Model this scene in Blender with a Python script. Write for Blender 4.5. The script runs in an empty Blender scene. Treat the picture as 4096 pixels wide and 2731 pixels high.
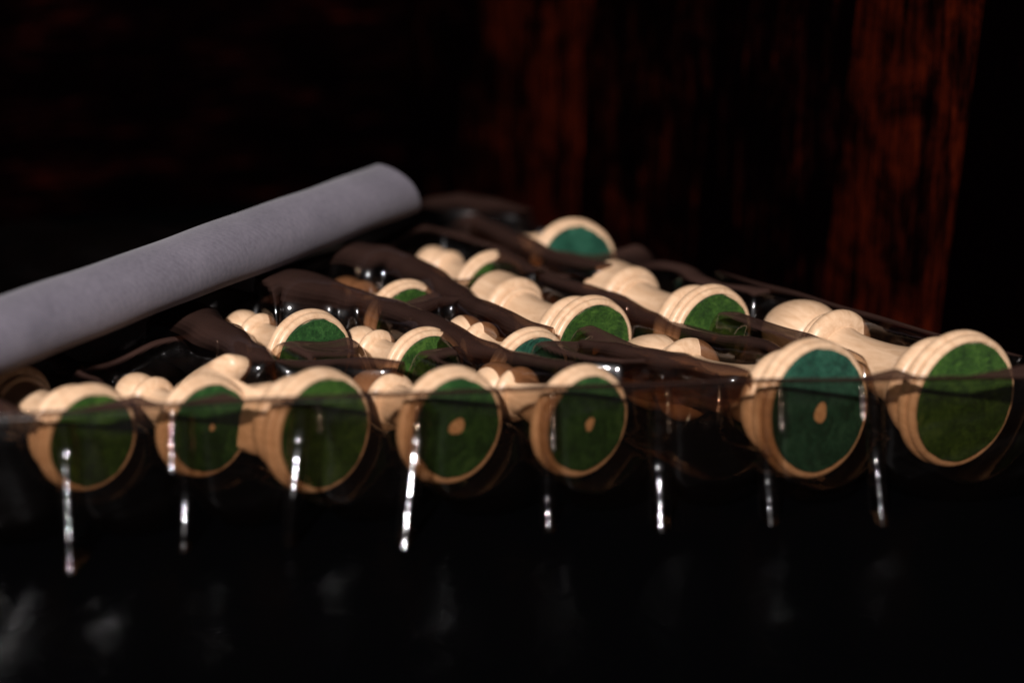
import bpy, bmesh, math, random
import numpy as np
from mathutils import Matrix, Vector

random.seed(7)
rng = np.random.default_rng(7)
MM = 0.001
S = bpy.context.scene
C = S.collection
R = math.radians

# ------------------------------------------------------------------ camera, world, light, exposure
cam_data = bpy.data.cameras.new('camera')
cam = bpy.data.objects.new('camera', cam_data)
C.objects.link(cam)
S.camera = cam
cam.location = (0, 0, 0.1915)
cam.rotation_euler = (R(90 - 17.3), 0, 0)
cam_data.sensor_width = 36
cam_data.lens = 18 / math.tan(R(14))
cam_data.clip_start = 0.01
cam_data.clip_end = 50
cam_data.dof.use_dof = True
cam_data.dof.focus_distance = 0.555
cam_data.dof.aperture_fstop = 4.8

world = bpy.data.worlds.new('World')
S.world = world
world.use_nodes = True
bgn = world.node_tree.nodes['Background']
bgn.inputs['Color'].default_value = (0.85, 0.8, 1.0, 1)
bgn.inputs['Strength'].default_value = 0.006

# the one lamp: small and hard, high on the viewer's left
AZ, EL, DIST = R(11), R(28), 1.5
tgt = Vector((0.0, 0.53, 0.03))
lpos = tgt + DIST * Vector((-math.sin(AZ) * math.cos(EL), -math.cos(AZ) * math.cos(EL), math.sin(EL)))
ld = bpy.data.lights.new('key_lamp', 'AREA')
ld.shape = 'DISK'
ld.size = 0.075
ld.energy = 43
ld.color = (1.0, 0.955, 0.93)
lamp = bpy.data.objects.new('key_lamp', ld)
C.objects.link(lamp)
lamp.location = lpos
lamp.rotation_euler = (tgt - lpos).to_track_quat('-Z', 'Y').to_euler()

S.render.engine = 'CYCLES'
S.cycles.max_bounces = 10
S.cycles.transparent_max_bounces = 28
S.cycles.glossy_bounces = 3
S.cycles.sample_clamp_indirect = 6
S.cycles.use_denoising = True
S.view_settings.view_transform = 'Standard'
S.view_settings.look = 'None'
S.view_settings.gamma = 1
S.view_settings.exposure = 0
S.view_settings.use_curve_mapping = False


# ------------------------------------------------------------------ materials
class N:
    def __init__(self, name):
        self.m = bpy.data.materials.new(name)
        self.m.use_nodes = True
        self.t = self.m.node_tree
        self.t.nodes.clear()
        self.out = self.t.nodes.new('ShaderNodeOutputMaterial')

    def add(self, typ, **kw):
        n = self.t.nodes.new('ShaderNode' + typ)
        for k, v in kw.items():
            if k.startswith('_'):
                setattr(n, k[1:], v)
        return n

    def link(self, a, b):
        self.t.links.new(a, b)

    def coords(self, scale=(1, 1, 1), kind='Object', rot=(0, 0, 0)):
        tc = self.add('TexCoord')
        mp = self.add('Mapping')
        mp.inputs['Scale'].default_value = scale
        mp.inputs['Rotation'].default_value = rot
        self.link(tc.outputs[kind], mp.inputs['Vector'])
        return mp.outputs['Vector']

    def noise(self, vec, scale, detail=4, rough=0.55, dist=0.0):
        n = self.add('TexNoise')
        n.inputs['Scale'].default_value = scale
        n.inputs['Detail'].default_value = detail
        n.inputs['Roughness'].default_value = rough
        n.inputs['Distortion'].default_value = dist
        self.link(vec, n.inputs['Vector'])
        return n.outputs['Fac']

    def ramp(self, fac, stops, interp='LINEAR'):
        r = self.add('ValToRGB')
        r.color_ramp.interpolation = interp
        while len(r.color_ramp.elements) < len(stops):
            r.color_ramp.elements.new(0.5)
        for e, (p, c) in zip(r.color_ramp.elements, stops):
            e.position = p
            e.color = (c, c, c, 1) if isinstance(c, (int, float)) else (*c, 1)
        self.link(fac, r.inputs['Fac'])
        return r.outputs['Color']

    def math(self, op, a, b=None):
        n = self.add('Math', _operation=op)
        for i, v in enumerate((a, b)):
            if v is None:
                continue
            if isinstance(v, (int, float)):
                n.inputs[i].default_value = v
            else:
                self.link(v, n.inputs[i])
        return n.outputs[0]

    def bump(self, h, strength, dist):
        b = self.add('Bump')
        b.inputs['Strength'].default_value = strength
        b.inputs['Distance'].default_value = dist
        self.link(h, b.inputs['Height'])
        return b.outputs['Normal']

    def principled(self, color=None, rough=0.5, normal=None, spec=0.5, **extra):
        p = self.add('BsdfPrincipled')
        if isinstance(color, tuple):
            p.inputs['Base Color'].default_value = (*color, 1)
        elif color is not None:
            self.link(color, p.inputs['Base Color'])
        if isinstance(rough, (int, float)):
            p.inputs['Roughness'].default_value = rough
        else:
            self.link(rough, p.inputs['Roughness'])
        p.inputs['Specular IOR Level'].default_value = spec
        if normal is not None:
            self.link(normal, p.inputs['Normal'])
        for k, v in extra.items():
            p.inputs[k.replace('_', ' ')].default_value = v
        self.link(p.outputs[0], self.out.inputs['Surface'])
        return self.m


def mat_ivory():
    n = N('cream_lacquered_wood')
    v = n.coords((1, 1, 0.16))
    g = n.noise(v, 520, 4, 0.6, 0.6)
    col = n.ramp(g, [(0.3, (0.49, 0.305, 0.18)), (0.7, (0.65, 0.44, 0.285))])
    sp = n.noise(n.coords(), 900, 2)
    rough = n.ramp(sp, [(0.3, 0.34), (0.7, 0.5)])
    nm = n.bump(g, 0.05, 0.0003)
    p = n.principled(col, 0.42, nm, 0.42)
    bs = [x for x in n.t.nodes if x.type == 'BSDF_PRINCIPLED'][0]
    n.link(rough, bs.inputs['Roughness'])
    return p


def mat_felt(name, dark, mid, light):
    n = N(name)
    v = n.coords()
    f1 = n.noise(n.coords((1, 0.3, 1), rot=(0, 0, 0.6)), 1500, 4, 0.75, 1.2)
    f2 = n.noise(n.coords((0.35, 1, 1), rot=(0, 0, 0.2)), 1100, 4, 0.75, 1.2)
    f = n.math('MAXIMUM', f1, f2)
    b = n.noise(v, 160, 4, 0.65, 0.8)
    mix = n.math('ADD', n.math('MULTIPLY', f, 0.62), n.math('MULTIPLY', b, 0.38))
    col = n.ramp(mix, [(0.42, dark), (0.53, mid), (0.66, light)])
    nm = n.bump(f, 0.9, 0.0006)
    return n.principled(col, 0.95, nm, 0.12, Sheen_Weight=0.04, Sheen_Roughness=0.5)


def mat_plug():
    n = N('bare_wood_plug')
    g = n.noise(n.coords(), 700, 4)
    return n.principled(n.ramp(g, [(0.3, (0.45, 0.25, 0.12)), (0.7, (0.68, 0.43, 0.24))]), 0.7, n.bump(g, 0.4, 0.0004))


def mat_film(name, haze, tint, crease=0.0):
    n = N(name)
    v = n.coords()
    big = n.noise(v, 55, 2, 0.5, 0.4)
    fine = n.noise(v, 420, 3, 0.55)
    h = n.math('ADD', n.math('MULTIPLY', big, 1.0), n.math('MULTIPLY', fine, 0.10))
    if crease:
        w = n.add('TexWave', _wave_type='BANDS', _bands_direction='Z')
        w.inputs['Scale'].default_value = 30
        w.inputs['Distortion'].default_value = 22
        w.inputs['Detail'].default_value = 3
        w.inputs['Detail Scale'].default_value = 1.2
        n.link(n.coords((0.5, 1, 1), rot=(0, R(18), 0)), w.inputs['Vector'])
        c = n.ramp(w.outputs['Fac'], [(0.0, 0.0), (0.90, 0.0), (1.0, 1.0)])
        h = n.math('ADD', h, n.math('MULTIPLY', c, crease))
    nm = n.bump(h, 0.35, 0.0012)
    lw = n.add('LayerWeight')          # Schlick reflectance of a thin two-faced film, the same from either side
    lw.inputs['Blend'].default_value = 0.5
    n.link(nm, lw.inputs['Normal'])
    fr = n.math('ADD', n.math('MULTIPLY', n.math('POWER', lw.outputs['Facing'], 5.0), 0.85), 0.06)
    tr = n.add('BsdfTransparent')
    gl = n.add('BsdfGlossy')
    gl.inputs['Roughness'].default_value = 0.045
    gl.inputs['Color'].default_value = (0.95, 0.93, 0.95, 1)
    n.link(nm, gl.inputs['Normal'])
    gl2 = n.add('BsdfGlossy')
    gl2.inputs['Roughness'].default_value = 0.30
    gl2.inputs['Color'].default_value = (0.95, 0.93, 0.95, 1)
    n.link(nm, gl2.inputs['Normal'])
    mg = n.add('MixShader')
    mg.inputs[0].default_value = 0.10
    n.link(gl.outputs[0], mg.inputs[1])
    n.link(gl2.outputs[0], mg.inputs[2])
    gl = mg
    m1 = n.add('MixShader')
    n.link(fr, m1.inputs[0])
    n.link(tr.outputs[0], m1.inputs[1])
    n.link(gl.outputs[0], m1.inputs[2])
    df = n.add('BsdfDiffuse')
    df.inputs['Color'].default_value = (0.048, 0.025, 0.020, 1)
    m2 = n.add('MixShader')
    # brown sheen painted on high, level film in place of its grazing reflections
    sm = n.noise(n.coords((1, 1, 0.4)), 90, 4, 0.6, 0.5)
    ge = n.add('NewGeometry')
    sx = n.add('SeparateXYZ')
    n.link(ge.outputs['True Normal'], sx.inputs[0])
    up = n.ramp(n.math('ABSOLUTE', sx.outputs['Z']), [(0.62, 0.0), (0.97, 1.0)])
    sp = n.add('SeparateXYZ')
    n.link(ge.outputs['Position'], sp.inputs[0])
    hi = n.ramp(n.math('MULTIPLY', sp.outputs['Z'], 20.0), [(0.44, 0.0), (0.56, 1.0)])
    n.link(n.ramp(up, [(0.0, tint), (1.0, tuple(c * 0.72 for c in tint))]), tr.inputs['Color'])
    sheen_mask = n.math('MULTIPLY', up, hi)
    hz = n.math('ADD', n.math('MULTIPLY', sheen_mask, n.ramp(sm, [(0.3, haze * 0.85), (0.7, haze * 1.12)])), 0.006)
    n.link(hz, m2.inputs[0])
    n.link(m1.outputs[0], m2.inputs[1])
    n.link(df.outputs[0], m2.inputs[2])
    n.link(m2.outputs[0], n.out.inputs['Surface'])
    return n.m


def mat_table():
    n = N('black_lacquer')
    v = n.coords()
    sm = n.noise(v, 26, 4, 0.6, 0.5)
    rough = n.ramp(sm, [(0.3, 0.20), (0.7, 0.36)])
    nm = n.bump(n.noise(v, 140, 3), 0.05, 0.001)
    return n.principled((0.0008, 0.0008, 0.0010), rough, nm, 0.14, IOR=1.06)


def mat_wood(name, seed, amount, tone=1.0, axis='z'):
    n = N(name)
    sc = {'z': (1, 1, 0.055), 'x': (0.05, 1, 1)}[axis]
    v0 = n.coords(sc, rot=(0, 0, 0) if axis == 'x' else (0, R(-4.8), 0))
    off = n.add('VectorMath', _operation='ADD')
    off.inputs[1].default_value = (seed * 1.37, seed * 0.71, seed * 0.31)
    n.link(v0, off.inputs[0])
    v = off.outputs[0]
    fine = n.noise(v, 880, 5, 0.8, 0.4)
    streak = n.noise(v, 170, 4, 0.62, 0.9)
    v1 = n.coords({'z': (1, 1, 0.75), 'x': (0.5, 1, 1)}[axis])
    off1 = n.add('VectorMath', _operation='ADD')
    off1.inputs[1].default_value = (seed * 2.3, seed * 1.1, seed * 0.9)
    n.link(v1, off1.inputs[0])
    blot = n.noise(off1.outputs[0], 46, 6, 0.72, 0.6)
    mix = n.math('ADD', n.math('ADD', n.math('MULTIPLY', fine, 0.44), n.math('MULTIPLY', streak, 0.22)), n.math('MULTIPLY', blot, 0.34))
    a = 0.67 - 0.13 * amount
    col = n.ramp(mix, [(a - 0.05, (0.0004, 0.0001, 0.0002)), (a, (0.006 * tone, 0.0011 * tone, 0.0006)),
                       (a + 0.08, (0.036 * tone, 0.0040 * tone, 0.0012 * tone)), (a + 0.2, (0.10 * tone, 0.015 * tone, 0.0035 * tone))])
    nm = n.bump(fine, 0.35, 0.0008)
    return n.principled(col, 0.8, nm, 0.0)


def mat_cloth():
    n = N('grey_woven_cloth')
    w = n.add('TexWave', _wave_type='BANDS', _bands_direction='DIAGONAL')
    w.inputs['Scale'].default_value = 300
    w.inputs['Distortion'].default_value = 3.0
    w.inputs['Detail'].default_value = 3
    w.inputs['Detail Scale'].default_value = 3
    n.link(n.coords((1, 1, 0.35)), w.inputs['Vector'])
    fz = n.noise(n.coords(), 700, 6, 0.85)
    bl = n.noise(n.coords(), 60, 4, 0.6)
    h = n.math('ADD', n.math('MULTIPLY', w.outputs['Fac'], 0.08), n.math('MULTIPLY', fz, 0.92))
    t = n.math('ADD', n.math('MULTIPLY', h, 0.6), n.math('MULTIPLY', bl, 0.4))
    col = n.ramp(t, [(0.3, (0.085, 0.076, 0.098)), (0.75, (0.205, 0.182, 0.22))])
    return n.principled(col, 0.9, n.bump(h, 0.5, 0.0004), 0.15, Sheen_Weight=0.1)


M = dict(
    ivory=mat_ivory(),
    felt_olive=mat_felt('olive_green_felt', (0.0049, 0.0195, 0.0014), (0.0230, 0.0642, 0.0063), (0.0698, 0.1395, 0.0209)),
    felt_green=mat_felt('leaf_green_felt', (0.0035, 0.0188, 0.0035), (0.0153, 0.0628, 0.0118), (0.0558, 0.1395, 0.0348)),
    felt_teal=mat_felt('blue_green_felt', (0.0022, 0.0195, 0.0118), (0.0104, 0.0628, 0.0370), (0.0383, 0.1256, 0.0802)),
    plug=mat_plug(),
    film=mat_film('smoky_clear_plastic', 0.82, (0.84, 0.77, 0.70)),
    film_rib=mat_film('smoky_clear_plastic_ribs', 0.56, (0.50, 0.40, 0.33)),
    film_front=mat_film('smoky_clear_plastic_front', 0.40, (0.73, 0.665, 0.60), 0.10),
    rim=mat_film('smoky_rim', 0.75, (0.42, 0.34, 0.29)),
    table=mat_table(),
    cloth=mat_cloth(),
)


# ------------------------------------------------------------------ helpers
def obj(name, verts, faces, mat, parent=None, smooth=True, sharp=None):
    me = bpy.data.meshes.new(name)
    me.from_pydata([tuple(float(c) * MM for c in v) for v in verts], [], faces)
    me.update()
    if mat:
        me.materials.append(mat)
    if smooth:
        me.polygons.foreach_set('use_smooth', [True] * len(me.polygons))
        if sharp:
            me.set_sharp_from_angle(angle=R(sharp))
    o = bpy.data.objects.new(name, me)
    C.objects.link(o)
    if parent:
        o.parent = parent
    return o


def from_bm(name, bm, mat, parent=None, sharp=40):
    me = bpy.data.meshes.new(name)
    bm.to_mesh(me)
    bm.free()
    me.transform(Matrix.Scale(MM, 4))
    if mat:
        me.materials.append(mat)
    me.polygons.foreach_set('use_smooth', [True] * len(me.polygons))
    me.set_sharp_from_angle(angle=R(sharp))
    o = bpy.data.objects.new(name, me)
    C.objects.link(o)
    if parent:
        o.parent = parent
    return o


def empty(name, loc):
    o = bpy.data.objects.new(name, None)
    C.objects.link(o)
    o.location = [c * MM for c in loc]
    o.empty_display_size = 0.01
    return o


def tag(o, label=None, cat=None, group=None, kind=None):
    for k, v in (('label', label), ('category', cat), ('group', group), ('kind', kind)):
        if v:
            o[k] = v
    return o


def spline(pts, sub=5):
    """Catmull-Rom through (r, s) points; a None entry marks a hard corner."""
    runs, cur = [], []
    for p in pts:
        if p is None:
            runs.append(cur)
            cur = [cur[-1]]
        else:
            cur.append(p)
    runs.append(cur)
    out = []
    for run in runs:
        P = [np.array(p, float) for p in run]
        for i in range(len(P) - 1):
            p0, p1, p2 = P[max(i - 1, 0)], P[i], P[i + 1]
            p3 = P[min(i + 2, len(P) - 1)]
            for k in range(sub):
                t = k / sub
                q = 0.5 * ((2 * p1) + (p2 - p0) * t + (2 * p0 - 5 * p1 + 4 * p2 - p3) * t * t + (3 * p1 - p0 - 3 * p2 + p3) * t ** 3)
                out.append((max(q[0], 0.0), q[1]))
        out.append(tuple(P[-1]))
    res = [out[0]]
    for p in out[1:]:
        if abs(p[0] - res[-1][0]) + abs(p[1] - res[-1][1]) > 1e-4:
            res.append(p)
    return res


def lathe(name, pts, mat, parent, seg=72, sub=5, zmod=None, sharp=38):
    prof = spline(pts, sub)
    verts, faces, rings = [], [], []
    for (r, s) in prof:
        if r < 1e-3:
            rings.append([len(verts)])
            verts.append((0, 0, s))
        else:
            base = len(verts)
            for k in range(seg):
                a = 2 * math.pi * k / seg
                z = s if zmod is None else zmod(s, r, k, seg)
                verts.append((r * math.cos(a), r * math.sin(a), z))
            rings.append(list(range(base, base + seg)))
    for A, B in zip(rings, rings[1:]):
        for k in range(seg):
            k2 = (k + 1) % seg
            if len(A) == 1 and len(B) == 1:
                continue
            if len(A) == 1:
                faces.append((A[0], B[k2], B[k]))
            elif len(B) == 1:
                faces.append((A[k], A[k2], B[0]))
            else:
                faces.append((A[k], A[k2], B[k2], B[k]))
    return obj(name, verts, faces, mat, parent, True, sharp)


# ------------------------------------------------------------------ the setting: table top and the two wooden walls of the corner
bm = bmesh.new()
bmesh.ops.create_grid(bm, x_segments=24, y_segments=24, size=1.0)
for v in bm.verts:
    v.co.x *= 700
    v.co.y = v.co.y * 560 + 520
table = from_bm('table_surface', bm, M['table'])
tag(table, 'polished black table top under the tray', kind='structure')


def plank_mesh(w, h, d, warp, lean=0.0):
    """a board standing on its end, front face towards -Y, eased edges, slightly uneven face"""
    bm = bmesh.new()
    bmesh.ops.create_cube(bm, size=1.0)
    bmesh.ops.scale(bm, vec=(w - 0.7, d, h), verts=bm.verts)
    bmesh.ops.bevel(bm, geom=[e for e in bm.edges], offset=1.1, segments=2, affect='EDGES', profile=0.6)
    bmesh.ops.translate(bm, vec=(w / 2, d / 2 + warp, h / 2), verts=bm.verts)
    for v in bm.verts:
        v.co.x += lean * v.co.z
    return bm


corner = Vector((-36, 828, 0))
dirR = Vector((0.658, -0.753, 0))        # right wall runs from the corner towards the viewer
dirL = Vector((-0.93, -0.36, 0))         # left wall


def make_wall(name, label, base, direction, widths, mats, height, flip):
    root = empty(name, base)
    ang = math.atan2(direction.y, direction.x)
    root.rotation_euler = (0, 0, ang)
    tag(root, label, kind='structure')
    x = 0
    for i, (w, mt) in enumerate(zip(widths, mats)):
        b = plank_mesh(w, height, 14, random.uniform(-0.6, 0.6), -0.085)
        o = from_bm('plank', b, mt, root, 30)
        if flip:            # visible face looks towards -Y of the wall
            o.location = (x * MM, 0, 0.0002)
        else:
            o.location = ((x + w) * MM, 0, 0.0002)
            o.rotation_euler = (0, 0, math.pi)
        x += w
    return root


wr = [44, 62, 60, 59, 47, 62, 74, 60, 70]
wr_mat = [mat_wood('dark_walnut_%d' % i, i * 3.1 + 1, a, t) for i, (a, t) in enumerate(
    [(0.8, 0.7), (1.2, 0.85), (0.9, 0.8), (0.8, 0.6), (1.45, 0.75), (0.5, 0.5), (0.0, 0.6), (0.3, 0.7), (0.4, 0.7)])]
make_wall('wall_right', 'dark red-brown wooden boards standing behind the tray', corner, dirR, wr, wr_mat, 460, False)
# the left wall is laid of long horizontal boards
wl = empty('wall_left', corner)
wl.rotation_euler = (0, 0, math.atan2(-dirL.y, -dirL.x))
tag(wl, 'nearly black horizontal wooden boards meeting the red-brown boards at the corner', kind='structure')
z = 0
for i, hgt in enumerate((88, 96, 92, 90, 94)):
    b = plank_mesh(560, hgt, 14, random.uniform(-0.6, 0.6))
    o = from_bm('plank', b, mat_wood('black_walnut_%d' % i, 20 + i * 2.7, 0.86, 0.5, 'x'), wl, 30)
    o.location = (-0.560, 0, z * MM + 0.0002)
    z += hgt


# ------------------------------------------------------------------ chess pieces (built standing, base on z = 0, then laid down)
def base_profile(Rb, top_r, top_s, bulge=None):
    p = [(Rb - 2.5, 0.5), (Rb - 1.9, 0.05), (Rb - 1.0, 0.25), (Rb - 0.5, 0.9), (Rb - 0.55, 1.7), (Rb - 1.2, 2.2), None,
         (Rb - 0.35, 2.55), (Rb, 3.4), (Rb - 0.2, 4.5), (Rb - 1.0, 5.3), None, (Rb - 2.0, 5.6), (Rb - 3.4, 6.7), None]
    if bulge:
        p += [(bulge - 2.4, 8.7), None, (bulge - 0.6, 9.6), (bulge, 11.2), (bulge - 0.7, 13.0), (bulge - 2.4, 14.4), None]
    p += [(top_r, top_s)]
    return [(0, 0.5), None] + p


def felt_mesh(rf, name, mat, parent, seed, hole):
    r2 = random.Random(seed)
    seg = 64
    ph = [r2.uniform(0, 6.28) for _ in range(4)]
    edge = []
    for k in range(seg):
        a = 2 * math.pi * k / seg
        w = 0.16 * math.sin(3 * a + ph[0]) + 0.12 * math.sin(7 * a + ph[1]) + 0.08 * math.sin(17 * a + ph[2]) + r2.uniform(-0.05, 0.05)
        edge.append(rf + w)
    hole_r = hole or 0.04
    ex, ey = r2.uniform(-0.6, 0.6), r2.uniform(-0.6, 0.6)
    verts, faces = [], []
    rad = [0.0, 0.35, 0.7, 1.0]
    rings = []
    for j, t in enumerate(rad):
        ring = []
        for k in range(seg):
            a = 2 * math.pi * k / seg
            hr = hole_r * (1 + 0.13 * math.sin(2 * a + ph[3]) + 0.06 * math.sin(3 * a + ph[1]))
            r = hr + (edge[k] - hr) * t
            zz = -0.45 if j < 3 else -0.28
            ring.append(len(verts))
            verts.append((r * math.cos(a) + ex * (1 - t), r * math.sin(a) + ey * (1 - t), zz + r2.uniform(-0.04, 0.04)))
        rings.append(ring)
    ring = []
    for k in range(seg):        # outer flank
        a = 2 * math.pi * k / seg
        ring.append(len(verts))
        verts.append(((edge[k] + 0.08) * math.cos(a), (edge[k] + 0.08) * math.sin(a), 0.55))
    rings.append(ring)
    first = []
    for k in range(seg):        # flank of the hole
        x, y, _ = verts[rings[0][k]]
        first.append(len(verts))
        verts.append((x, y, 0.55))
    rings.insert(0, first)
    for A, B in zip(rings, rings[1:]):
        for k in range(seg):
            k2 = (k + 1) % seg
            faces.append((A[k], B[k], B[k2], A[k2]))
    f = obj(name, verts, faces, mat, parent, True, 50)
    if not hole:
        return f
    # the bare wooden plug that shows in the hole of the felt
    vs = [(ex, ey, -0.40)]
    fs = []
    for k in range(20):
        a = 2 * math.pi * k / 20
        vs.append((ex + (hole_r + 0.5) * math.cos(a), ey + (hole_r + 0.5) * math.sin(a), -0.22))
    for k in range(20):
        fs.append((0, 1 + (k + 1) % 20, 1 + k))
    obj('wood_plug', vs, fs, M['plug'], f, True)
    return f


def make_pawn(root):
    iv = M['ivory']
    lathe('base', base_profile(13.5, 9.0, 8.6), iv, root)
    lathe('stem', [(9.4, 8.0), (7.6, 10.2), (5.9, 14.5), (4.8, 19.5), (4.5, 23.5), (5.0, 25.0)], iv, root)
    lathe('collar', [(3.6, 24.2), (5.6, 24.7), (6.7, 25.7), (6.9, 26.7), (6.2, 27.8), (4.0, 28.4), (2.5, 28.5)], iv, root)
    lathe('head', [(3.4, 27.8), (4.3, 29.4), (5.6, 31.6), (6.05, 34.1), (5.4, 37.0), (3.4, 39.3), (1.5, 40.05), (0, 40.2)], iv, root)
    return 40.2, [(-3, 11, 14.6), (11, 22, 8.5), (22, 43, 8.2)]


def make_rook(root):
    iv = M['ivory']
    lathe('base', base_profile(14.6, 8.0, 15.4, 12.4), iv, root)
    lathe('stem', [(9.0, 14.6), (7.9, 18), (7.0, 24), (6.9, 30), (7.4, 35.2), None, (8.4, 35.4), (8.9, 36.2), (8.5, 37.2)], iv, root)

    def notch(s, r, k, seg):
        if s > 47.4 and r > 7.0 and (k % 18) < 4:
            return 47.4
        return s
    lathe('crown', [(6.5, 36.8), (9.6, 37.4), (10.7, 38.3), (11.0, 39.6), (10.6, 43), (10.7, 49.2), (10.3, 50.0), None, (7.9, 50.0), None,
                    (7.4, 49.0), (7.2, 45.6), None, (0, 45.2)], iv, root, zmod=notch, seg=72)
    return 50, [(-3, 16, 15.6), (16, 34, 9.5), (34, 53, 12.2)]


def make_bishop(root):
    iv = M['ivory']
    lathe('base', base_profile(17.3, 9.0, 15.6, 13.4), iv, root)
    lathe('stem', [(10.0, 14.6), (8.6, 18), (7.2, 25), (6.5, 33), (6.5, 40), (7.2, 43)], iv, root)
    lathe('collar', [(6.0, 42.2), (9.4, 42.6), (10.8, 43.6), (11.1, 44.8), (10.4, 46.2), (8.2, 47.2), None,
                     (8.9, 47.7), (9.1, 48.6), (8.4, 49.6), (6, 50)], iv, root)
    lathe('head', [(6.5, 49.4), (8.6, 51.0), (10.0, 54.0), (10.2, 57.2), (9.2, 61.5), (7.0, 65.6), (4.2, 68.6), (2.2, 69.7), (0, 70.2)], iv, root)
    return 70.2, [(-3, 16, 18.4), (16, 41, 9.5), (41, 73, 12.4)]


def make_knight(root):
    iv = M['ivory']
    lathe('base', base_profile(16.0, 8.0, 15.2, 12.6), iv, root)
    # carved head: side outline (x forward, z up) given thickness that swells at neck and cheeks
    out = [(-9.5, 14.2), (-10.6, 20), (-11.0, 27), (-10.2, 34), (-8.0, 41), (-5.0, 47), (-2.6, 51.5), (-1.6, 56.5), (0.8, 53.4),
           (3.6, 51.2), (6.4, 47.5), (10.4, 42.0), (13.8, 37.2), (14.2, 34.2), (12.2, 32.4), (9.2, 33.4), (6.4, 35.4), (3.6, 35.4),
           (4.4, 32.0), (6.8, 27.5), (8.8, 21.5), (9.6, 14.2)]
    thick = [7.6, 7.2, 6.2, 5.2, 4.6, 4.2, 3.4, 1.2, 3.0, 4.2, 4.6, 4.4, 3.6, 3.4, 3.4, 4.0, 4.8, 5.4, 6.0, 6.8, 7.4, 7.8]
    spine = [(-6.5, 14.2, 8.4), (-7.5, 27, 7.4), (-4.2, 39.5, 6.2), (-1.6, 46, 5.4), (5.5, 41, 5.6), (10.6, 36.4, 4.4), (1.0, 30, 7.6), (2.0, 14.2, 9.0)]
    verts, faces = [], []
    n = len(out)
    for sgn in (1, -1):
        for (x, zz), t in zip(out, thick):
            verts.append((x * 0.93 + (-0.4), sgn * t * 0.62, zz))
    cx = [sum(p[0] for p in out) / n, sum(p[1] for p in out) / n]
    for i in range(n):
        j = (i + 1) % n
        faces.append((i, j, n + j, n + i))
    # inner ring on each cheek, pulled towards the spine and out sideways
    inner = []
    for sgn in (1, -1):
        ring = []
        for (x, zz), t in zip(out, thick):
            b = min(spine, key=lambda p: (p[0] - x) ** 2 + (p[1] - zz) ** 2)
            ring.append(len(verts))
            verts.append((x * 0.55 + b[0] * 0.45, sgn * (t * 0.45 + b[2] * 0.55), zz * 0.55 + b[1] * 0.45 + (0 if zz > 15 else 0)))
        inner.append(ring)
    for i in range(n):
        j = (i + 1) % n
        faces.append((j, i, inner[0][i], inner[0][j]))
        faces.append((n + i, n + j, inner[1][j], inner[1][i]))
    faces.append(tuple(inner[0]))
    faces.append(tuple(reversed(inner[1])))
    bm = bmesh.new()
    bv = [bm.verts.new(v) for v in verts]
    for f in faces:
        try:
            bm.faces.new([bv[i] for i in f])
        except ValueError:
            pass
    bmesh.ops.triangulate(bm, faces=[f for f in bm.faces if len(f.verts) > 4])
    bmesh.ops.recalc_face_normals(bm, faces=bm.faces)
    bmesh.ops.subdivide_edges(bm, edges=bm.edges, cuts=1, smooth=0.6, use_grid_fill=True)
    bmesh.ops.smooth_vert(bm, verts=bm.verts, factor=0.5, use_axis_x=True, use_axis_y=True, use_axis_z=True)
    head = from_bm('head', bm, iv, root, 60)
    # mane ridge and eyes
    for sgn in (1, -1):
        lathe_eye = bmesh.new()
        bmesh.ops.create_uvsphere(lathe_eye, u_segments=16, v_segments=10, radius=1.2)
        bmesh.ops.translate(lathe_eye, vec=(2.6, sgn * 4.4, 44.0), verts=lathe_eye.verts)
        from_bm('eye', lathe_eye, iv, head, 60)
    return 57, [(-3, 16, 17.0), (16, 60, 15.5)]


MAKERS = dict(pawn=make_pawn, rook=make_rook, bishop=make_bishop, knight=make_knight)
PROTO = {}
AXIS_Z = 21.0
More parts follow.
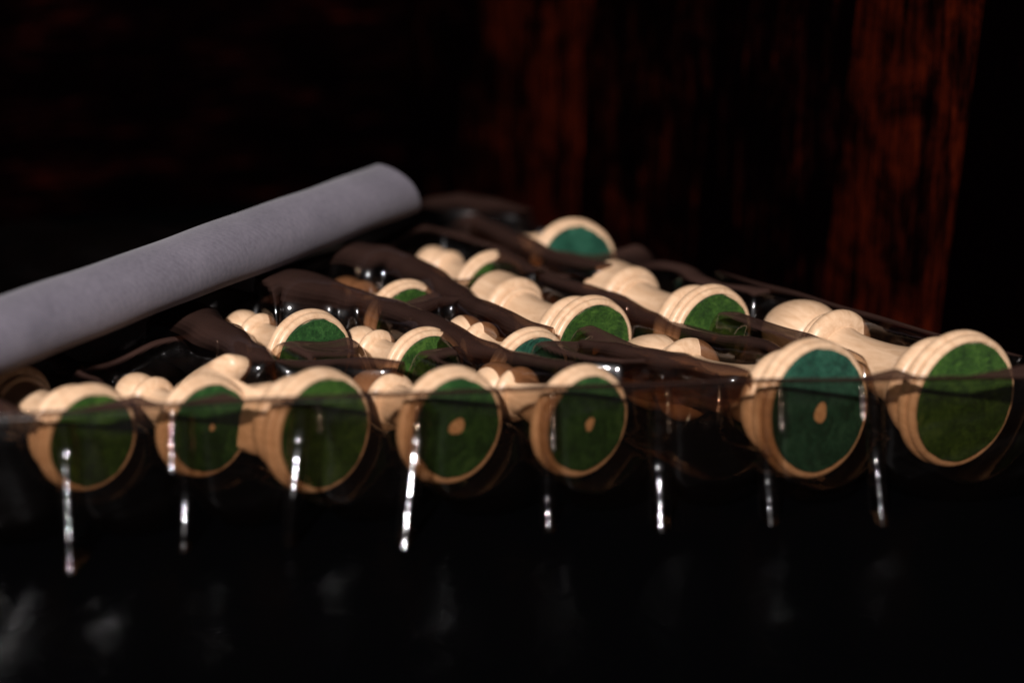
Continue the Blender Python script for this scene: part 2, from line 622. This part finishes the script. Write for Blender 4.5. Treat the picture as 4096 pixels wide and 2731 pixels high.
# kind, base centre x, y, z (mm), yaw of the axis, upward tilt, spin, base radius, felt, label
PIECES = [
    ('bishop', 115.6, 495.8, 20.8, 30, -0.3, 0, 18.0, 'felt_olive', 'cream chess bishop with olive felt base ending its row, its dome beside the blue-green bishop', 'felt'),
    ('bishop', 77.4, 488.4, 21.2, 35, -6.5, 50, 18.0, 'felt_teal', 'cream chess bishop with dark blue-green felt base and a tan plug, beside the empty pocket'),
    ('pawn', 18.6, 478.6, 21.0, 38, 0.5, 10, 14.4, 'felt_green', 'cream chess pawn next to the empty pocket, tan plug in its green felt'),
    ('pawn', -13.5, 475.9, 21.0, 37, -2.5, 80, 14.9, 'felt_green', 'cream chess pawn in a wall pocket between the knight and another pawn'),
    ('knight', -45.6, 472.3, 21.0, 45, -2.5, -70, 15.6, 'felt_olive', 'cream chess knight lying in a wall pocket, its muzzle standing out of the tray'),
    ('pawn', -74.2, 475.4, 21.0, 42, 0.5, 30, 13.1, 'felt_green', 'cream chess pawn in a wall pocket, knight on one side, end rook on the other'),
    ('rook', -101.4, 467.0, 21.0, 43, 0.5, 140, 13.4, 'felt_olive', 'cream chess rook in the wall pocket farthest from the bishops, near the cloth roll'),
    ('pawn', -53.6, 529.5, 21.4, 41, 0.5, 200, 13.4, 'felt_green', 'cream chess pawn behind the knight, its green felt showing clear above the tray'),
    ('pawn', -22.2, 521.6, 19.6, 38, 0.5, 260, 12.6, 'felt_olive', 'cream chess pawn behind the wall pockets, sunk beside the pawn that lies behind the knight'),
    ('pawn', 5.6, 521.5, 19.6, 36, 6.0, 310, 12.6, 'felt_teal', 'cream chess pawn with dark blue-green felt, lying between two sunken rows beside the rook'),
    ('pawn', -29.8, 566.5, 19.8, 37, 2.5, 20, 13.0, 'felt_olive', 'cream chess pawn with frayed felt edge lying behind the middle pawns'),
    ('rook', 22.9, 544.9, 19.8, 35, 1.0, 15, 14.4, 'felt_olive', 'cream chess rook lying in the middle of the tray beside another rook'),
    ('rook', 57.0, 554.0, 20.2, 34, 1.0, 40, 14.6, 'felt_olive', 'cream chess rook lying nearest the red-brown wooden boards, behind the end bishop'),
    ('pawn', -5.2, 599.5, 19.4, 36, 4.0, 70, 13.2, 'felt_olive', 'cream chess pawn behind the sunken rook, only the top of its felt showing'),
    ('pawn', 20.8, 625.0, 21.8, 26, -8.0, 120, 14.8, 'felt_teal', 'cream chess pawn propped high in the far corner of the tray, bright blue-green felt'),
]
WELLS = []
HOLES = [0, 2.3, 1.5, 2.0, 0, 0.9, 0, 0.8, 1.2, 1.5, 0, 1.4, 1.0, 0, 0]      # radius of the hole in each felt, 0 for none
felts = {}
for i, rec in enumerate(PIECES):
    kind, x, y, z0, yaw, tilt, spin, rad, felt, label = rec[:10]
    root = empty('chess_' + kind, (x, y, z0))
    Mx = Matrix.Rotation(R(yaw), 4, 'Z') @ Matrix.Rotation(R(-90 + tilt), 4, 'X') @ Matrix.Rotation(R(spin), 4, 'Z')
    root.rotation_euler = Mx.to_euler()
    ref = dict(pawn=13.5, rook=14.6, bishop=17.3, knight=16.0)[kind]
    sc = rad / ref
    zs = 1.12 if kind in ('bishop', 'knight') else 1.0
    root.scale = (sc, sc, sc * zs)
    tag(root, label, 'chess piece', 'cream chess pieces lying in the tray')
    if kind not in PROTO:
        L, zones = MAKERS[kind](root)
        PROTO[kind] = (L, zones, [o for o in root.children])
    else:
        L, zones, parts = PROTO[kind]
        for p in parts:
            c = p.copy()
            C.objects.link(c)
            c.parent = root
            for g in p.children:
                d = g.copy()
                C.objects.link(d)
                d.parent = c
    felt_mesh(ref - 2.3, 'felt_pad', M[felt], root, 100 + i, HOLES[i])
    if i < 7:           # the pockets along the wall open right up to it
        zones = [(-10, zones[0][1], zones[0][2])] + zones[1:]
    WELLS.append((x, y, z0, yaw, tilt, [(a * sc * zs, b * sc * zs, w * sc) for a, b, w in zones], L * sc * zs))

# ------------------------------------------------------------------ the clear vacuum-formed tray
tray = empty('plastic_tray', (0, 470, 0))
tag(tray, 'smoky clear moulded plastic tray with pockets holding the chess pieces', 'tray')
FX = [-210, -109, -59, 8, 60, 124, 200]
FY = [437, 448.5, 458.5, 467.0, 472.5, 475, 476]
COLS = [-132, -104.6, -76.8, -49.6, -21.6, 8.3, 35.9, 62.3, 88.3, 136]


def front_y(x):
    return np.interp(x, FX, FY)


TOP = 34.6


def well_width(zones):
    """smooth half-width of a pocket along the axis of its piece"""
    ss = np.arange(zones[0][0] - 12, zones[-1][1] + 12, 0.5)
    ww = np.zeros_like(ss)
    for (s0, s1, w) in zones:
        ww[(ss >= s0) & (ss <= s1)] = w
    ww[ss < zones[0][0]] = zones[0][2]
    ww[ss > zones[-1][1]] = zones[-1][2]
    ker = np.exp(-(np.arange(-12, 13) * 0.5 / 3.0) ** 2)
    pad = np.pad(ww, 12, mode='edge')
    return ss, np.convolve(pad, ker / ker.sum(), 'valid')


def sheet_height(X, Y):
    wells = list(WELLS) + [(48.5, 476.0, 21.0, 30, 0, [(-12, 27, 12.5)], 27)]
    ds, cr = [], []
    for (x, y, z0, yaw, tilt, zones, L) in wells:
        a = math.radians(yaw)
        ax, ay = -math.sin(a), math.cos(a)
        s = (X - x) * ax + (Y - y) * ay
        t = (X - x) * ay - (Y - y) * ax
        s0, s1 = zones[0][0], zones[-1][1]
        ss, ww = well_width(zones)
        w = np.interp(s, ss, ww)
        zc = z0 + math.tan(math.radians(tilt)) * np.clip(s, s0, s1)
        cradle = np.maximum(zc - np.sqrt(np.maximum((w + 0.15) ** 2 - np.minimum(np.abs(t), w) ** 2, 0.0)), 1.2)
        dside = np.abs(t) - w - 0.5
        dend = np.maximum(s0 + 2.5 - s, s - s1 + 2.5)
        d = np.where((dside > 0) & (dend > 0), np.hypot(np.maximum(dside, 0), np.maximum(dend, 0)), np.maximum(dside, dend))
        ds.append(d)
        cr.append(cradle)
    dn = np.minimum.reduce(ds)
    Hh = np.full(X.shape, TOP)
    back = np.clip((Y - front_y(X) - 14) / 30, 0, 1)
    Hh = Hh + back * (1.3 * np.sin(X * 0.085 + 1.3) * np.cos(Y * 0.06) + 0.8 * np.sin(X * 0.19 + Y * 0.11) - 5.5)
    for (x, y, z0, yaw, tilt, zones, L) in (WELLS[7], WELLS[10], WELLS[13]):       # swells beyond the heads, under the cloth roll
        a = math.radians(yaw)
        hx, hy = x - math.sin(a) * (L + 12), y + math.cos(a) * (L + 12)
        Hh = Hh + 3.4 * np.exp(-(((X - hx) ** 2 + (Y - hy) ** 2) / (12.0 ** 2)))
    Hh = Hh - 8.0 * np.exp(-(((X - 28) ** 2 + (Y - 606) ** 2) / (11.0 ** 2)))
    # the sheet sags away from the pockets and beyond the last pieces
    sag = np.clip((dn - 7) / 20, 0, 1)
    dr = (X - 128) * 0.79 + (Y - 512) * 0.61
    kr = np.clip(dr / 14, 0, 1)
    fr_ = np.clip((Y - front_y(X) - 2) / 14, 0, 1)
    Hh = Hh - (15 * sag * sag * (3 - 2 * sag) + 20 * kr * kr * (3 - 2 * kr)) * fr_
    Hh = np.maximum(Hh, 3.0)
    Z = Hh.copy()
    for d, cradle in zip(ds, cr):
        k = np.clip(d / 2.5, 0, 1)
        k = k * k * (3 - 2 * k)
        Z = np.where(d < 2.5, np.minimum(Z, cradle + (Hh - cradle) * k), Z)
    roof = np.full(X.shape, 99.0)        # the film never cuts into a piece
    for d, cradle in zip(ds, cr):
        roof = np.where(d < -0.4, np.minimum(roof, cradle), roof)
    return Z, roof


NU, NV = 600, 480
YB = 712.0
u = np.linspace(0, 1, NU)
v = np.linspace(0, 1, NV)
Ug, Vg = np.meshgrid(u, v)
# outline: frontal edge, right edge parallel to the pieces, back edge under the cloth roll
Yg0 = 470 + Vg * (YB - 470)
XR = 196 - 0.76 * (Yg0 - 470)
XL = -205 + 0.10 * (Yg0 - 470)
Xg = XL + Ug * (XR - XL)
Yf = front_y(Xg)
Yg = Yf + Vg * (YB - Yf)
Zg, Roof = sheet_height(Xg, Yg)
# rounded lip on every free edge
dfront = (Yg - Yf)
lip = 1.4
ledge = np.clip((1.9 - dfront) / 0.6, 0, 1)
for _ in range(26):
    Zs = Zg.copy()
    Zs[1:-1, 1:-1] = (Zg[1:-1, 1:-1] * 4 + Zg[:-2, 1:-1] + Zg[2:, 1:-1] + Zg[1:-1, :-2] + Zg[1:-1, 2:]) / 8
    Zg = Zs
Zg = np.minimum(Zg, Roof)
for _ in range(3):
    Zs = Zg.copy()
    Zs[1:-1, 1:-1] = (Zg[1:-1, 1:-1] * 4 + Zg[:-2, 1:-1] + Zg[2:, 1:-1] + Zg[1:-1, :-2] + Zg[1:-1, 2:]) / 8
    Zg = Zs
Zg = Zg * (1 - ledge) + TOP * ledge
Zg = np.where(dfront < lip, np.minimum(Zg, TOP - (lip - np.sqrt(np.maximum(lip ** 2 - (lip - dfront) ** 2, 0)))), Zg)
verts = np.stack([Xg.ravel(), Yg.ravel() - 470, Zg.ravel()], 1)
idx = np.arange(NU * NV).reshape(NV, NU)
faces = np.stack([idx[:-1, :-1].ravel(), idx[:-1, 1:].ravel(), idx[1:, 1:].ravel(), idx[1:, :-1].ravel()], 1)
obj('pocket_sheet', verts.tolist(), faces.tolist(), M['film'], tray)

# moulded ribs that run between the pockets, (x, y, crest height, half width) along each
RIBS = [
    [(-93.2, 544.9, 34.0, 6.0), (-84.0, 530.1, 34.0, 5.0), (-75.7, 519.2, 33.0, 4.5), (-67.6, 507.4, 32.0, 3.5), (-60.9, 502.1, 30.0, 2.0)],
    [(-72.7, 562.3, 36.0, 9.0), (-63.7, 564.1, 36.5, 8.0), (-52.3, 560.5, 34.5, 6.0), (-44.9, 558.7, 32.5, 4.5), (-37.5, 555.3, 31.5, 4.0), (-27.5, 545.1, 31.0, 3.8), (-17.7, 530.5, 31.0, 3.8), (-9.6, 516.6, 31.0, 3.4), (-1.5, 507.6, 31.0, 3.0), (7.2, 498.7, 32.0, 2.6), (17.7, 488.6, 33.0, 2.2)],
    [(-49.9, 598.8, 36.0, 7.0), (-41.3, 592.8, 36.5, 6.0), (-33.0, 588.6, 35.0, 5.0), (-24.1, 580.6, 33.0, 4.0), (-17.8, 567.6, 32.0, 3.5), (-11.2, 553.5, 32.0, 3.2), (-4.0, 543.4, 32.0, 3.2), (3.0, 532.0, 31.5, 3.0), (11.2, 528.1, 31.0, 2.0)],
    [(-37.5, 555.3, 31.5, 2.4), (-27.9, 553.6, 30.0, 2.6), (-20.9, 557.0, 31.0, 2.6), (-13.1, 555.3, 32.0, 2.4)],
    [(-60.9, 502.1, 30.0, 2.0), (-49.8, 504.9, 29.0, 2.2), (-41.0, 504.3, 30.0, 2.2), (-27.7, 501.4, 30.0, 2.0)],
    [(-6.0, 609.3, 33.0, 3.0), (0.8, 597.9, 32.0, 3.0), (7.8, 586.1, 31.0, 2.5)],
    [(-29.2, 681.7, 30.0, 4.0), (-20.2, 671.0, 34.0, 5.0), (-7.6, 669.0, 33.0, 4.0), (6.5, 667.0, 30.0, 3.0)],
    [(8.2, 586.0, 30.0, 2.0), (19.1, 575.6, 30.0, 2.7), (30.8, 567.0, 28.5, 2.9), (38.0, 556.2, 27.0, 2.9), (45.2, 547.2, 26.5, 2.8), (57.0, 531.2, 28.0, 2.7), (65.2, 520.8, 30.0, 2.4), (70.3, 506.9, 31.0, 2.0)],
    [(17.8, 519.2, 30.0, 2.4), (25.6, 514.5, 31.0, 2.8), (33.2, 507.6, 31.5, 3.2), (41.6, 500.8, 32.0, 3.2), (51.5, 493.6, 32.0, 2.8), (59.2, 487.9, 32.0, 2.2)],
    [(-12.0, 640.0, 33.0, 3.0), (2.0, 622.0, 32.5, 3.2), (14.0, 604.0, 31.5, 3.0), (30.0, 590.0, 32.0, 2.6)],
    [(62.0, 600.0, 27.0, 1.2), (78.0, 572.0, 29.5, 1.4), (96.0, 548.0, 30.0, 1.4), (116.0, 524.0, 30.0, 1.3), (132.0, 506.0, 30.0, 1.0)],
]


def smooth_path(P, sub):
    P = [np.array(p, float) for p in P]
    out = []
    for i in range(len(P) - 1):
        p0, p1, p2, p3 = P[max(i - 1, 0)], P[i], P[i + 1], P[min(i + 2, len(P) - 1)]
        for k in range(sub):
            t = k / sub
            out.append(0.5 * (2 * p1 + (p2 - p0) * t + (2 * p0 - 5 * p1 + 4 * p2 - p3) * t * t + (3 * p1 - p0 - 3 * p2 + p3) * t ** 3))
    out.append(P[-1])
    return out


for ri, pts in enumerate(RIBS):
    path = smooth_path(pts, 12)
    vv, ff = [], []
    NC = 21
    for i, p in enumerate(path):
        t = path[min(i + 1, len(path) - 1)] - path[max(i - 1, 0)]
        nrm = np.array([-t[1], t[0]]) / (math.hypot(t[0], t[1]) + 1e-9)
        wv = 1.7 * p[3] * (1 + 0.10 * math.sin(i * 0.37 + ri))
        endf = min(1.0, i / 5, (len(path) - 1 - i) / 5)
        wv *= 0.35 + 0.65 * math.sin(endf * math.pi / 2)
        skew = 0.8 * math.sin(i * 0.21 + ri * 1.7)
        for k in range(NC):
            c = -1.0 + 2.0 * (k - 3) / (NC - 7)
            sk = max(0.0, abs(c) - 1.0) / (6.0 / (NC - 7))          # 0..1 down the thin side walls of the rib
            c = max(-1.0, min(1.0, c)) * (1 + 0.16 * sk)
            z_ = p[2] - 7.0 * sk * endf - (1.5 + 0.40 * p[3]) * abs(c) ** 2.6 + 0.35 * skew * c + 0.12 * math.sin(i * 0.5 + c * 2)
            vv.append((p[0] + nrm[0] * c * wv, p[1] + nrm[1] * c * wv - 470, z_))
    for i in range(len(path) - 1):
        for k in range(NC - 1):
            a = i * NC + k
            ff.append((a, a + 1, a + NC + 1, a + NC))
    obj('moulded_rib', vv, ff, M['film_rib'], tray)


# front wall: a flat sheet between the columns, its lower edge rounded like the pocket behind it
NX, NZ = 520, 34
xs = np.linspace(-204, 194, NX)
vv, ff = [], []
cols = np.array(COLS)
ztop = TOP - lip
rsm = rng.normal(0, 1, (NX,))
rsm = np.convolve(rsm, np.ones(9) / 9, 'same')
for i, x in enumerate(xs):
    dcol = np.min(np.abs(cols - x))
    right = cols[np.searchsorted(cols, x)] if x < cols[-1] else cols[-1] + 30
    left = cols[np.searchsorted(cols, x) - 1] if x > cols[0] else cols[0] - 30
    half = (right - left) / 2
    tt = (x - (left + right) / 2) / half
    zb = 2.6 + 13.0 * (1 - math.sqrt(max(1 - min(abs(tt), 1) ** 2.2, 0)))
    fx = math.exp(-((1 - abs(tt)) * half / 3.0) ** 2)
    for j in range(NZ):
        q = j / (NZ - 1)
        zz = ztop + (zb - ztop) * q
        bulge = 0.9 * (1 - tt * tt) - 1.6 * fx
        inward = 3.2 * max(0, (q - 0.8) / 0.2) ** 2
        wob = 0.10 * math.sin(x * 0.6 + zz * 0.21) + 0.05 * rsm[i]
        wr_ = 0.0
        if 96 < x < 140:       # creased film in front of the end bishop
            wr_ = 0.5 * abs(math.sin((zz - 12 - (x - 96) * 0.32) * 0.33)) * math.exp(-((zz - 18) / 9) ** 2) * min(1, (x - 96) / 5)
        yy = front_y(x) - 0.045 * (ztop - zz) - bulge * min(1, q * 6) + inward + wob * min(1, q * 6) - wr_
        vv.append((x, yy - 470, zz))
for i in range(NX - 1):
    for j in range(NZ - 1):
        a = i * NZ + j
        ff.append((a, a + 1, a + NZ + 1, a + NZ))
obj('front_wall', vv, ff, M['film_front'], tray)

# the thicker rolled rim along the top of the front wall
vv, ff = [], []
NR = 10
for i, x in enumerate(xs):
    for k in range(NR):
        a = 2 * math.pi * k / NR
        r = 0.62 + 0.08 * math.sin(x * 0.31)
        vv.append((x, front_y(x) - 470 + 0.2 + r * math.cos(a), TOP - 0.35 + 0.10 * math.sin(x * 0.13) + r * 0.8 * math.sin(a)))
for i in range(NX - 1):
    for k in range(NR):
        k2 = (k + 1) % NR
        ff.append((i * NR + k, (i + 1) * NR + k, (i + 1) * NR + k2, i * NR + k2))
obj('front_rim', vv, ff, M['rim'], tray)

# hollow columns (feet) between the pockets
for ci, cx in enumerate(COLS):
    vv, ff = [], []
    NA, NH = 22, 40
    lean = [0, 0.09, -0.02, -0.10, -0.12, 0.02, 0.01, 0.03, 0.06, 0.0][ci]
    wcol = [2.2, 2.7, 2.0, 2.6, 2.8, 2.2, 2.9, 2.7, 2.2, 2.2][ci]
    ph = random.uniform(0, 6)
    bead = [0.05, 0.13, 0.10, 0.05, 0.03, 0.10, 0.07, 0.12, 0.08, 0.05][ci]
    flare = [0.38, 0.41, 0.35, 0.41, 0.41, 0.42, 0.43, 0.43, 0.40, 0.40][ci]
    for j in range(NH):
        q = j / (NH - 1)
        zz = ztop - 1.0 + (0.25 - ztop + 1.0) * q
        w = wcol * (1 - 0.15 * q) + 0.10 * math.sin(zz * 0.5 + ph)
        fl = max(0.0, [18, 27, 13, 27, 25, 9, 16, 12, 17, 18][ci] - max(zz, 12 if ci == 3 else 0))
        dep = 2.2 + 1.0 * q + flare * fl * min(1, fl / 4) + bead * math.sin(zz * (0.8 + 0.07 * ci) + ph) + 0.5 * bead * math.sin(zz * 2.3 + ph * 3)
        for k in range(NA):
            a = math.pi * k / (NA - 1)
            xx = cx + lean * (ztop - zz) - w * math.cos(a) * (abs(math.cos(a)) ** -0.25 if abs(math.cos(a)) > 0.05 else 1)
            yy = front_y(cx) + 1.0 - 0.045 * (ztop - zz) - dep * (math.sin(a) ** 0.8)
            vv.append((xx, yy - 470, zz))
    for j in range(NH - 1):
        for k in range(NA - 1):
            a = j * NA + k
            ff.append((a, a + NA, a + NA + 1, a + 1))
    foot = [(NH - 1) * NA + k for k in range(NA)]
    ff.append(tuple(foot))
    obj('column', vv, ff, M['film_front'], tray, True, 60)

# slanted fillets added in some pocket corners to catch the lamp as streaks
for ci, (dx, z1, wf) in {2: (-3.6, 18.5, 1.5), 4: (-1.2, 17.5, 1.2), 5: (1.6, 19.0, 1.4), 6: (2.2, 22.0, 1.1), 7: (3.6, 21.5, 1.3), 8: (-2.4, 24, 0.9), 3: (3.4, 25.0, 1.0)}.items():
    vv, ff = [], []
    NA, NH = 9, 26
    cx = COLS[ci] + dx
    for j in range(NH):
        q = j / (NH - 1)
        zz = 32.4 + (z1 - 32.4) * q
        for k in range(NA):
            a = R(-62 + 124 * k / (NA - 1))
            vv.append((cx + wf * math.sin(a) + 0.3 * q, front_y(cx) - 470 + 5.4 - 0.46 * (32.4 - zz) - 0.05 * math.sin(zz * 1.4 + ci) - wf * math.cos(a) * 0.8, zz))
    for j in range(NH - 1):
        for k in range(NA - 1):
            a = j * NA + k
            ff.append((a, a + NA, a + NA + 1, a + 1))
    obj('streak_fillet', vv, ff, M['film_front'], tray)

# right and back skirts of the tray
for name, X, Y, Zt in (('side_wall', Xg[:, -1], Yg[:, -1], Zg[:, -1]), ('back_wall', Xg[-1, ::-1], Yg[-1, ::-1], Zg[-1, ::-1])):
    vv, ff = [], []
    n = len(X)
    NZs = 10
    for i in range(n):
        for j in range(NZs):
            q = j / (NZs - 1)
            o = 3.0 * math.sin(q * math.pi / 2)
            ox, oy = (0.79, 0.61) if name == 'side_wall' else (0, 1)
            vv.append((X[i] + ox * o, Y[i] + oy * o - 470, Zt[i] * (1 - q ** 1.6) + 0.3 * q))
    for i in range(n - 1):
        for j in range(NZs - 1):
            a = i * NZs + j
            ff.append((a, a + NZs, a + NZs + 1, a + 1))
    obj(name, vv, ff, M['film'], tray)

# ------------------------------------------------------------------ the rolled cloth board lying on the tray
A = np.array([-160.0, 407.0])
B = np.array([-36.5, 627.5])
dv = B - A
Lr = float(np.linalg.norm(dv))
roll = empty('rolled_cloth', (A[0], A[1], 46.2))
roll.rotation_euler = (0, 0, math.atan2(dv[1], dv[0]))
tag(roll, 'grey woven cloth board rolled into a tube lying across the tray', 'rolled cloth')
TURNS, R0, TH = 3.3, 9.6, 1.25
vv, ff = [], []
NS, NL = 190, 70
prof = []
for k in range(NS):
    q = k / (NS - 1)
    a = -2.2 - q * TURNS * 2 * math.pi
    r = R0 - q * TURNS * (TH + 0.25)
    prof.append((a, r))
ring = [(r * math.cos(a), r * math.sin(a)) for a, r in prof] + [((r - TH) * math.cos(a), (r - TH) * math.sin(a)) for a, r in reversed(prof)]
m = len(ring)
for i in range(NL):
    q = i / (NL - 1)
    for (c, s_) in ring:
        wob = 0.18 * math.sin(q * 19 + c * 0.5) + 0.12 * math.sin(q * 47 + s_ * 0.4)
        end = (-0.75 * s_ + 0.25 * c + 0.4 * math.sin(math.atan2(s_, c) * 3)) * max(0, (q - 0.93) / 0.07)
        g_ = 0.98 + 0.04 * q
        vv.append((q * Lr + end, g_ * c * 1.03 + wob * 0.4, g_ * s_ * (0.97 + 0.012 * math.sin(q * 11)) + wob * 0.5))
for i in range(NL - 1):
    for k in range(m):
        k2 = (k + 1) % m
        ff.append((i * m + k, i * m + k2, (i + 1) * m + k2, (i + 1) * m + k))
for off, rev in ((0, False), ((NL - 1) * m, True)):
    half = m // 2
    for k in range(half - 1):
        q4 = (off + k, off + k + 1, off + m - 2 - k, off + m - 1 - k)
        ff.append(tuple(reversed(q4)) if rev else q4)
obj('cloth_sheet', vv, ff, M['cloth'], roll, True, 50)
